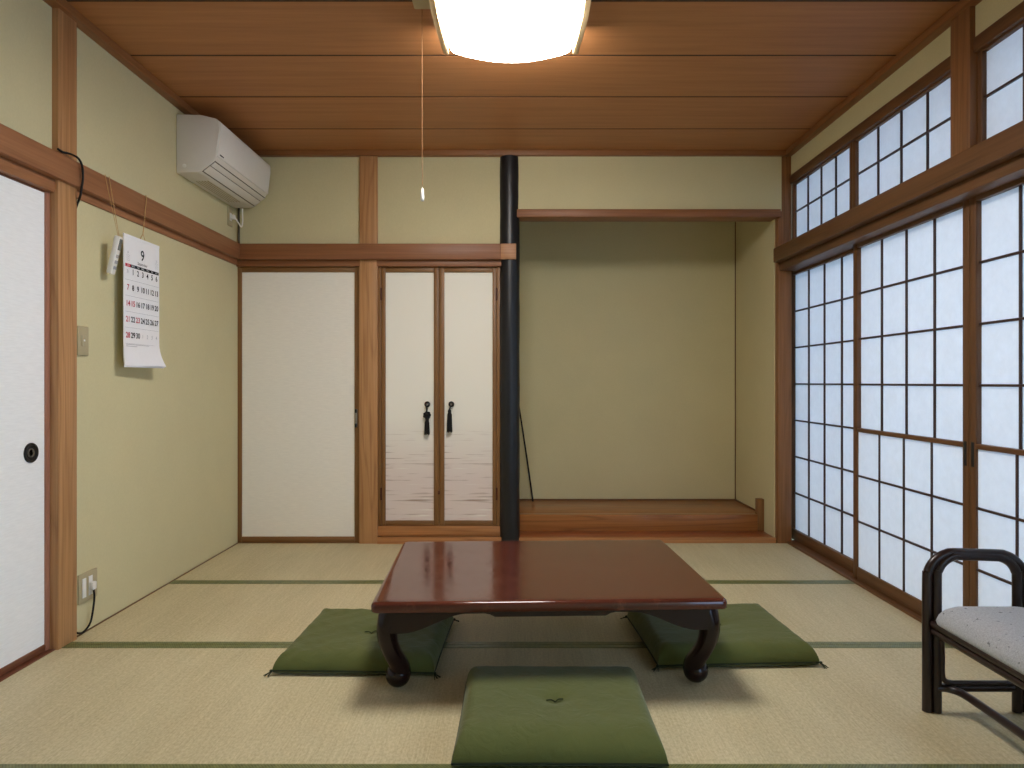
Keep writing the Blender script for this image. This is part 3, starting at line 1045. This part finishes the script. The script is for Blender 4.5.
# ------------------------------------------------------------------ switch, outlet, cords on the same wall
swi = thing('light_switch', 'beige light switch plate beside the pale post', 'light switch', (XL, 2.985, 1.175))
MB().box((XL - 0.002, 2.948, 1.175), (XL + 0.009, 3.022, 1.300), 0.004).build('plate', 'beige_plate', swi)
MB().box((XL + 0.009, 2.970, 1.215), (XL + 0.012, 3.000, 1.262), 0.0015).build('rocker', 'beige_plate', swi)
MB().box((XL + 0.0118, 2.980, 1.236), (XL + 0.0126, 2.990, 1.244)).build('mark', 'white_plastic', swi)

ol = thing('wall_outlet', 'beige double outlet plate low on the wall by the pale post', 'outlet', (XL, 3.02, 0.125))
MB().box((XL - 0.002, 2.955, 0.128), (XL + 0.009, 3.085, 0.253), 0.004).build('plate', 'beige_plate', ol)
MB().box((XL + 0.009, 2.972, 0.150), (XL + 0.013, 2.998, 0.232), 0.002).build('blank_cover', 'white_plastic', ol)
MB().box((XL + 0.009, 3.018, 0.150), (XL + 0.0115, 3.045, 0.232), 0.002).build('socket', 'white_plastic', ol)
pc = thing('power_cord', 'black power cord with a white plug running down to the tatami', 'power cord', (XL, 3.04, 0.0))
MB().box((XL + 0.0115, 3.018, 0.172), (XL + 0.030, 3.045, 0.206), 0.004).build('plug', 'white_plastic', pc)
MB().tube([(XL + 0.022, 3.032, 0.176), (XL + 0.026, 3.032, 0.14), (XL + 0.024, 3.024, 0.08), (XL + 0.022, 3.005, 0.032), (XL + 0.02, 2.96, 0.012), (XL + 0.016, 2.926, 0.022)], 0.0042, 8, 6).build('cord', 'black_cord', pc)

bc = MB().tube([(-1.806, 2.785, 1.985), (-1.803, 2.81, 1.981), (-1.796, 2.85, 1.985), (-1.788, 2.885, 1.980), (-1.783, 2.903, 1.955), (-1.783, 2.909, 1.91), (-1.786, 2.905, 1.862), (-1.797, 2.912, 1.828), (-1.818, 2.926, 1.800), (-1.829, 2.927, 1.770)], 0.0045, 8, 6).build('cable', 'black_cord')
tag(bc, 'black cable looped over the wooden rail at the pale post', 'cable')

# ------------------------------------------------------------------ low table
TX, TY = 0.104, 2.808
tb = thing('low_table', 'low reddish brown lacquered table with curved legs', 'low table', (TX, TY, 0.002))
tb.rotation_euler = (0, 0, math.radians(2.1))
HX, HY = 0.600, 0.457
top = MB()
lev = [(0.012, 0.294), (0.004, 0.2955), (0.0, 0.300), (0.0, 0.318), (0.002, 0.3235), (0.006, 0.3275), (0.012, 0.3297), (0.020, 0.3305), (0.05, 0.3305)]
top.rings([[Vector((TX + x, TY + y, z)) for x, y in rounded_rect(HX - i, HY - i, max(0.006, 0.022 - i * 0.5))] for i, z in lev])
top.build('tabletop', 'table_top', tb, 60)


def apron(along, sgn):
    """skirt between two legs: ears by the legs, a drop in the middle"""
    half = 0.545 if along == 'x' else 0.385
    n = 64
    lower = []
    for k in range(n + 1):
        u = -half + 2 * half * k / n
        d_ = half - abs(u)
        z = 0.284
        ear = 0.265 if along == 'x' else 0.16
        if d_ < ear:
            t = min(1.0, (ear - d_) / (ear - 0.045))
            z -= 0.064 * (t * t * (3 - 2 * t))
        lobe = 0.215 if along == 'x' else 0.12
        if abs(u) < lobe:
            e = min(1.0, (lobe - abs(u)) / 0.03)
            z -= 0.012 * e * e * (3 - 2 * e)
        lower.append((u, z))
    outline = lower + [(half, 0.296), (-half, 0.296)]
    m = MB()
    if along == 'x':
        yy = TY + sgn * (HY - 0.036)
        m.prism([(TX + u, z) for u, z in outline], 'y', yy - 0.010, yy + 0.010)
    else:
        xx = TX + sgn * (HX - 0.044)
        m.prism([(TY + u, z) for u, z in outline], 'x', xx - 0.010, xx + 0.010)
    return m.build('apron', 'table_dark', tb, 30)


for s in (-1, 1):
    apron('x', s)
    apron('y', s)
for sx in (-1, 1):
    for sy in (-1, 1):
        def P(ax, ay, z):
            return (TX + sx * ax, TY + sy * ay, z)
        m = MB()
        m.tube([P(0.534, 0.386, 0.297), P(0.545, 0.392, 0.262), P(0.552, 0.398, 0.222), P(0.549, 0.394, 0.180), P(0.537, 0.380, 0.138), P(0.524, 0.358, 0.102), P(0.518, 0.338, 0.072), P(0.519, 0.328, 0.050)],
               [0.044, 0.041, 0.036, 0.033, 0.031, 0.032, 0.036, 0.040], 20, 5)
        lg = m.build('leg', 'table_dark', tb, 60)
        f = MB().ball(P(0.524, 0.330, 0.044), 0.044, 1.0, 1.0, 1.0, 24)
        f.build('scroll_foot', 'table_dark', lg, 60)

# ------------------------------------------------------------------ floor cushions
def cushion(label, cx, cy_, hx, hy, h, rz, seed, wr_amp, plain=False, front=0.24, back=0.17):
    rng = random.Random(seed)
    root = thing('floor_cushion', label, 'floor cushion', (cx, cy_, 0.002), 'green floor cushions around the low table')
    root.rotation_euler = (0, 0, rz)
    N = 44
    SEAMZ = 0.014
    ph = [rng.uniform(0, 6.28) for _ in range(12)]
    m = MB()

    def shape(u, v):
        # sides bow in slightly between pulled-out corners
        e = 0.012
        x = hx * u * (1 - e * (1 - v * v) * abs(u) ** 3 + 0.0)
        y = hy * v * (1 - e * (1 - u * u) * abs(v) ** 3)
        return x, y

    def fall(t, w=0.17):
        # full body that rolls down steeply at the seam
        a = min(1.0, (1 - abs(t)) / w)
        return math.sqrt(max(0.0, 1 - (1 - a) ** 2))

    topv, botv = {}, {}
    for j in range(N + 1):
        for i in range(N + 1):
            # denser towards the rim
            u = math.sin((2 * i / N - 1) * PI / 2)
            v = math.sin((2 * j / N - 1) * PI / 2)
            x, y = shape(u, v)
            fu, fv = fall(u, 0.15), fall(v, front if v < 0 else back)
            seam = SEAMZ
            body = min(fu, fv) * 0.8 + fu * fv * 0.2
            z = seam + (h - seam) * body
            r2 = (u * u + v * v)
            z -= 0.016 * math.exp(-r2 / 0.012) + 0.006 * math.exp(-r2 / 0.12)
            wv = 0
            for q in range(5):
                wv += math.sin((3 + 2.3 * q) * u * math.cos(ph[q]) * 3 + (3 + 2.1 * q) * v * math.sin(ph[q]) * 3 + ph[q + 5])
            z += wr_amp * wv / 5 * fu * fv
            z += wr_amp * 1.6 * max(0, abs(u) - 0.55) * max(0, abs(v) - 0.55) * math.sin(26 * (abs(u) - abs(v))) * 4 * fu * fv
            rim = i in (0, N) or j in (0, N)
            topv[i, j] = m.bm.verts.new((x, y, z))
            if not rim:
                botv[i, j] = m.bm.verts.new((x, y, seam * (1 - min(1, min(fu, fv) * 1.7))))
            else:
                botv[i, j] = topv[i, j]
    for j in range(N):
        for i in range(N):
            m.bm.faces.new((topv[i, j], topv[i + 1, j], topv[i + 1, j + 1], topv[i, j + 1]))
            q = (botv[i, j], botv[i, j + 1], botv[i + 1, j + 1], botv[i + 1, j])
            if len(set(q)) == 4:
                try:
                    m.bm.faces.new(q)
                except ValueError:
                    pass
    me_off = root.location.copy()
    for v in m.bm.verts:
        v.co += me_off
    m.build('cover', 'green', root, 70)
    # piping along the seam
    pts = []
    for a0, a1, fixed in ((-1, 1, 'v-'), (-1, 1, 'u+'), (1, -1, 'v+'), (1, -1, 'u-')):
        for k in range(16):
            t = a0 + (a1 - a0) * k / 16
            u, v = {'v-': (t, -1), 'u+': (1, t), 'v+': (t, 1), 'u-': (-1, t)}[fixed]
            x, y = shape(u, v)
            pts.append(Vector((x, y, SEAMZ)) + me_off)
    MB().tube(pts, 0.0035, 6, closed=True).build('seam_piping', 'green_dark', root)
    tf = MB()
    zc = h - 0.018
    for k in range(2):
        a = 0.35 + k * PI * 0.92 + rng.uniform(-0.3, 0.3)
        tf.tube([Vector((0, 0, zc)) + me_off, Vector((0.012 * math.cos(a), 0.010 * math.sin(a), zc + 0.007)) + me_off, Vector((0.028 * math.cos(a), 0.018 * math.sin(a), zc + 0.006)) + me_off], 0.0022, 6, 3)
    tf.build('centre_tuft', 'green_dark', root)
    for sx in (-1, 1):
        for sy in (-1, 1):
            if plain:
                continue
            tt = MB()
            c = Vector((sx * hx, sy * hy, SEAMZ)) + me_off
            tt.ball(c + Vector((sx * 0.003, sy * 0.003, 0)), 0.006, seg=8)
            for k in range(5):
                a = math.atan2(sy, sx) + (k - 2) * 0.28 + rng.uniform(-0.1, 0.1)
                ln = 0.026 + rng.uniform(-0.005, 0.005)
                tt.tube([c, c + Vector((math.cos(a) * ln * 0.5, math.sin(a) * ln * 0.5, -0.006)), c + Vector((math.cos(a) * ln, math.sin(a) * ln, -0.0115))], 0.0016, 5, 3)
            tt.build('corner_tassel', 'green_dark', root)
    return root


cushion('green floor cushion tucked under the table on the calendar wall side', -0.575, 2.828, 0.295, 0.285, 0.070, math.radians(-2), 3, 0.0050)
cushion('green floor cushion tucked under the table on the paper screen side', 0.818, 2.885, 0.305, 0.272, 0.078, math.radians(3), 5, 0.0020)
cushion('green floor cushion lying before the table, nearest the viewer', 0.125, 2.190, 0.296, 0.262, 0.084, math.radians(-0.5), 9, 0.0015, True, 0.42, 0.12)

# ------------------------------------------------------------------ low rattan armchair
ch = thing('armchair', 'low dark rattan armchair with a pale speckled seat before the paper screens', 'armchair', (1.49, 2.02, 0.002))


def arch(ym, xa, xb, ztop, r, dy, curve):
    """legs and arm in one bent pole"""
    pts = [(xa, ym + dy, 0.0), (xa, ym + dy, 0.15), (xa, ym + dy, ztop - curve)]
    for k in range(1, 6):
        a = PI / 2 * k / 6
        pts.append((xa + curve * (1 - math.cos(a)), ym + dy, ztop - curve + curve * math.sin(a)))
    pts.append((xa + curve, ym + dy, ztop))
    pts.append((xb - curve, ym + dy, ztop - 0.004))
    for k in range(1, 6):
        a = PI / 2 * k / 6
        pts.append((xb - curve + curve * math.sin(a), ym + dy, ztop - 0.004 - curve + curve * math.cos(a)))
    pts += [(xb, ym + dy, ztop - 0.004 - curve), (xb, ym + dy, 0.15), (xb, ym + dy, 0.0)]
    return MB().tube(pts, r, 14, 3)


for ym, s in ((2.273, 1), (1.768, -1)):
    arch(ym, 1.331, 1.646, 0.511, 0.0150, 0.004 * s, 0.088).build('arm_frame', 'rattan', ch, 60)
    arch(ym, 1.359, 1.617, 0.5025, 0.0145, -0.002 * s, 0.070).build('arm_frame', 'rattan', ch, 60)
    MB().tube([(1.350, ym, 0.077), (1.63, ym, 0.077)], 0.0135, 12).build('side_stretcher', 'rattan', ch, 60)
    MB().tube([(1.352, ym, 0.272), (1.63, ym, 0.272)], 0.0140, 12).build('seat_rail', 'rattan', ch, 60)
    MB().tube([(1.362, 2.02 + s * 0.10, 0.254), (1.362, 2.02 + s * 0.19, 0.254), (1.364, 2.02 + s * 0.225, 0.246), (1.368, 2.02 + s * 0.240, 0.222), (1.371, 2.02 + s * 0.243, 0.18), (1.371, 2.02 + s * 0.243, 0.13),
               (1.376, 2.02 + s * 0.243, 0.108), (1.395, 2.02 + s * 0.243, 0.098), (1.43, 2.02 + s * 0.243, 0.096), (1.60, 2.02 + s * 0.243, 0.096)], 0.0085, 10, 4).build('corner_brace', 'rattan', ch, 60)
MB().tube([(1.356, 2.268, 0.079), (1.385, 2.262, 0.079), (1.405, 2.24, 0.079), (1.413, 2.20, 0.079), (1.415, 2.10, 0.079), (1.415, 1.94, 0.079), (1.413, 1.84, 0.079), (1.405, 1.80, 0.079), (1.385, 1.778, 0.079), (1.356, 1.772, 0.079)], 0.0125, 12, 4).build('front_stretcher', 'rattan', ch, 60)
for x, z, r in ((1.343, 0.286, 0.0130), (1.345, 0.262, 0.0120), (1.634, 0.280, 0.0130)):
    MB().tube([(x, 1.772, z), (x, 2.268, z)], r, 12).build('seat_rail', 'rattan', ch, 60)
# backrest, leaning away from the room
bk = []
for s in (-1, 1):
    pass
pts = [(1.640, 1.80, 0.28), (1.668, 1.80, 0.44), (1.700, 1.802, 0.62)]
for k in range(1, 6):
    a = PI / 2 * k / 6
    pts.append((1.704 + 0.002 * k, 1.802 + 0.08 * (1 - math.cos(a)), 0.64 + 0.08 * math.sin(a)))
pts += [(1.716, 1.89, 0.722), (1.716, 2.15, 0.722)]
for k in range(1, 6):
    a = PI / 2 * k / 6
    pts.append((1.714 - 0.002 * k, 2.158 + 0.08 * math.sin(a), 0.64 + 0.08 * math.cos(a)))
pts += [(1.700, 2.238, 0.62), (1.668, 2.24, 0.44), (1.640, 2.24, 0.28)]
MB().tube(pts, 0.0145, 12, 3).build('back_frame', 'rattan', ch, 60)
for yv in (1.90, 2.02, 2.14):
    MB().tube([(1.645, yv, 0.29), (1.680, yv, 0.50), (1.716, yv, 0.722)], 0.009, 10, 4).build('back_spindle', 'rattan', ch, 60)
cs = MB()
lv = [(0.010, 0.290), (0.002, 0.296), (0.0, 0.306), (0.005, 0.322), (0.017, 0.340), (0.036, 0.353), (0.06, 0.360), (0.09, 0.364), (0.12, 0.366)]
cs.rings([[Vector((1.490 + x, 2.020 + y, z)) for x, y in rounded_rect(0.161 - i, 0.243 - i, max(0.012, 0.050 - i * 0.3), 6)] for i, z in lv])
cs.build('seat_cushion', 'seat', ch, 70)

# ------------------------------------------------------------------ light, sky, camera
w = bpy.data.worlds.new('overcast_sky')
SC.world = w
w.use_nodes = True
nt = w.node_tree
bg = nt.nodes.get('Background')
tc = nt.nodes.new('ShaderNodeTexCoord')
sp = nt.nodes.new('ShaderNodeSeparateXYZ')
nt.links.new(tc.outputs['Generated'], sp.inputs[0])
rp = nt.nodes.new('ShaderNodeValToRGB')
rp.color_ramp.elements[0].position = 0.0
rp.color_ramp.elements[0].color = (0.38, 0.62, 1.0, 1)
rp.color_ramp.elements[1].position = 0.9
rp.color_ramp.elements[1].color = (0.66, 0.81, 1.0, 1)
nt.links.new(sp.outputs['Z'], rp.inputs['Fac'])
nt.links.new(rp.outputs['Color'], bg.inputs['Color'])
bg.inputs['Strength'].default_value = 2.3

cam = bpy.data.cameras.new('camera')
cam.sensor_width = 36.0
cam.sensor_fit = 'HORIZONTAL'
cam.lens = 705.0 / 1024.0 * 36.0
cam.shift_x = -3.0 / 1024.0
cam.shift_y = -2.0 / 1024.0
cam.clip_start = 0.02
co = bpy.data.objects.new('camera', cam)
COL.objects.link(co)
co.location = (0, 0, EYE)
co.rotation_euler = (PI / 2, 0, 0)
SC.camera = co

vs_ = SC.view_settings
vs_.view_transform = 'Standard'
vs_.look = 'None'
vs_.gamma = 1.0
vs_.use_curve_mapping = False
vs_.exposure = 1.27
SC.cycles.use_denoising = True
SC.cycles.max_bounces = 10
SC.cycles.diffuse_bounces = 6
SC.cycles.sample_clamp_indirect = 8.0
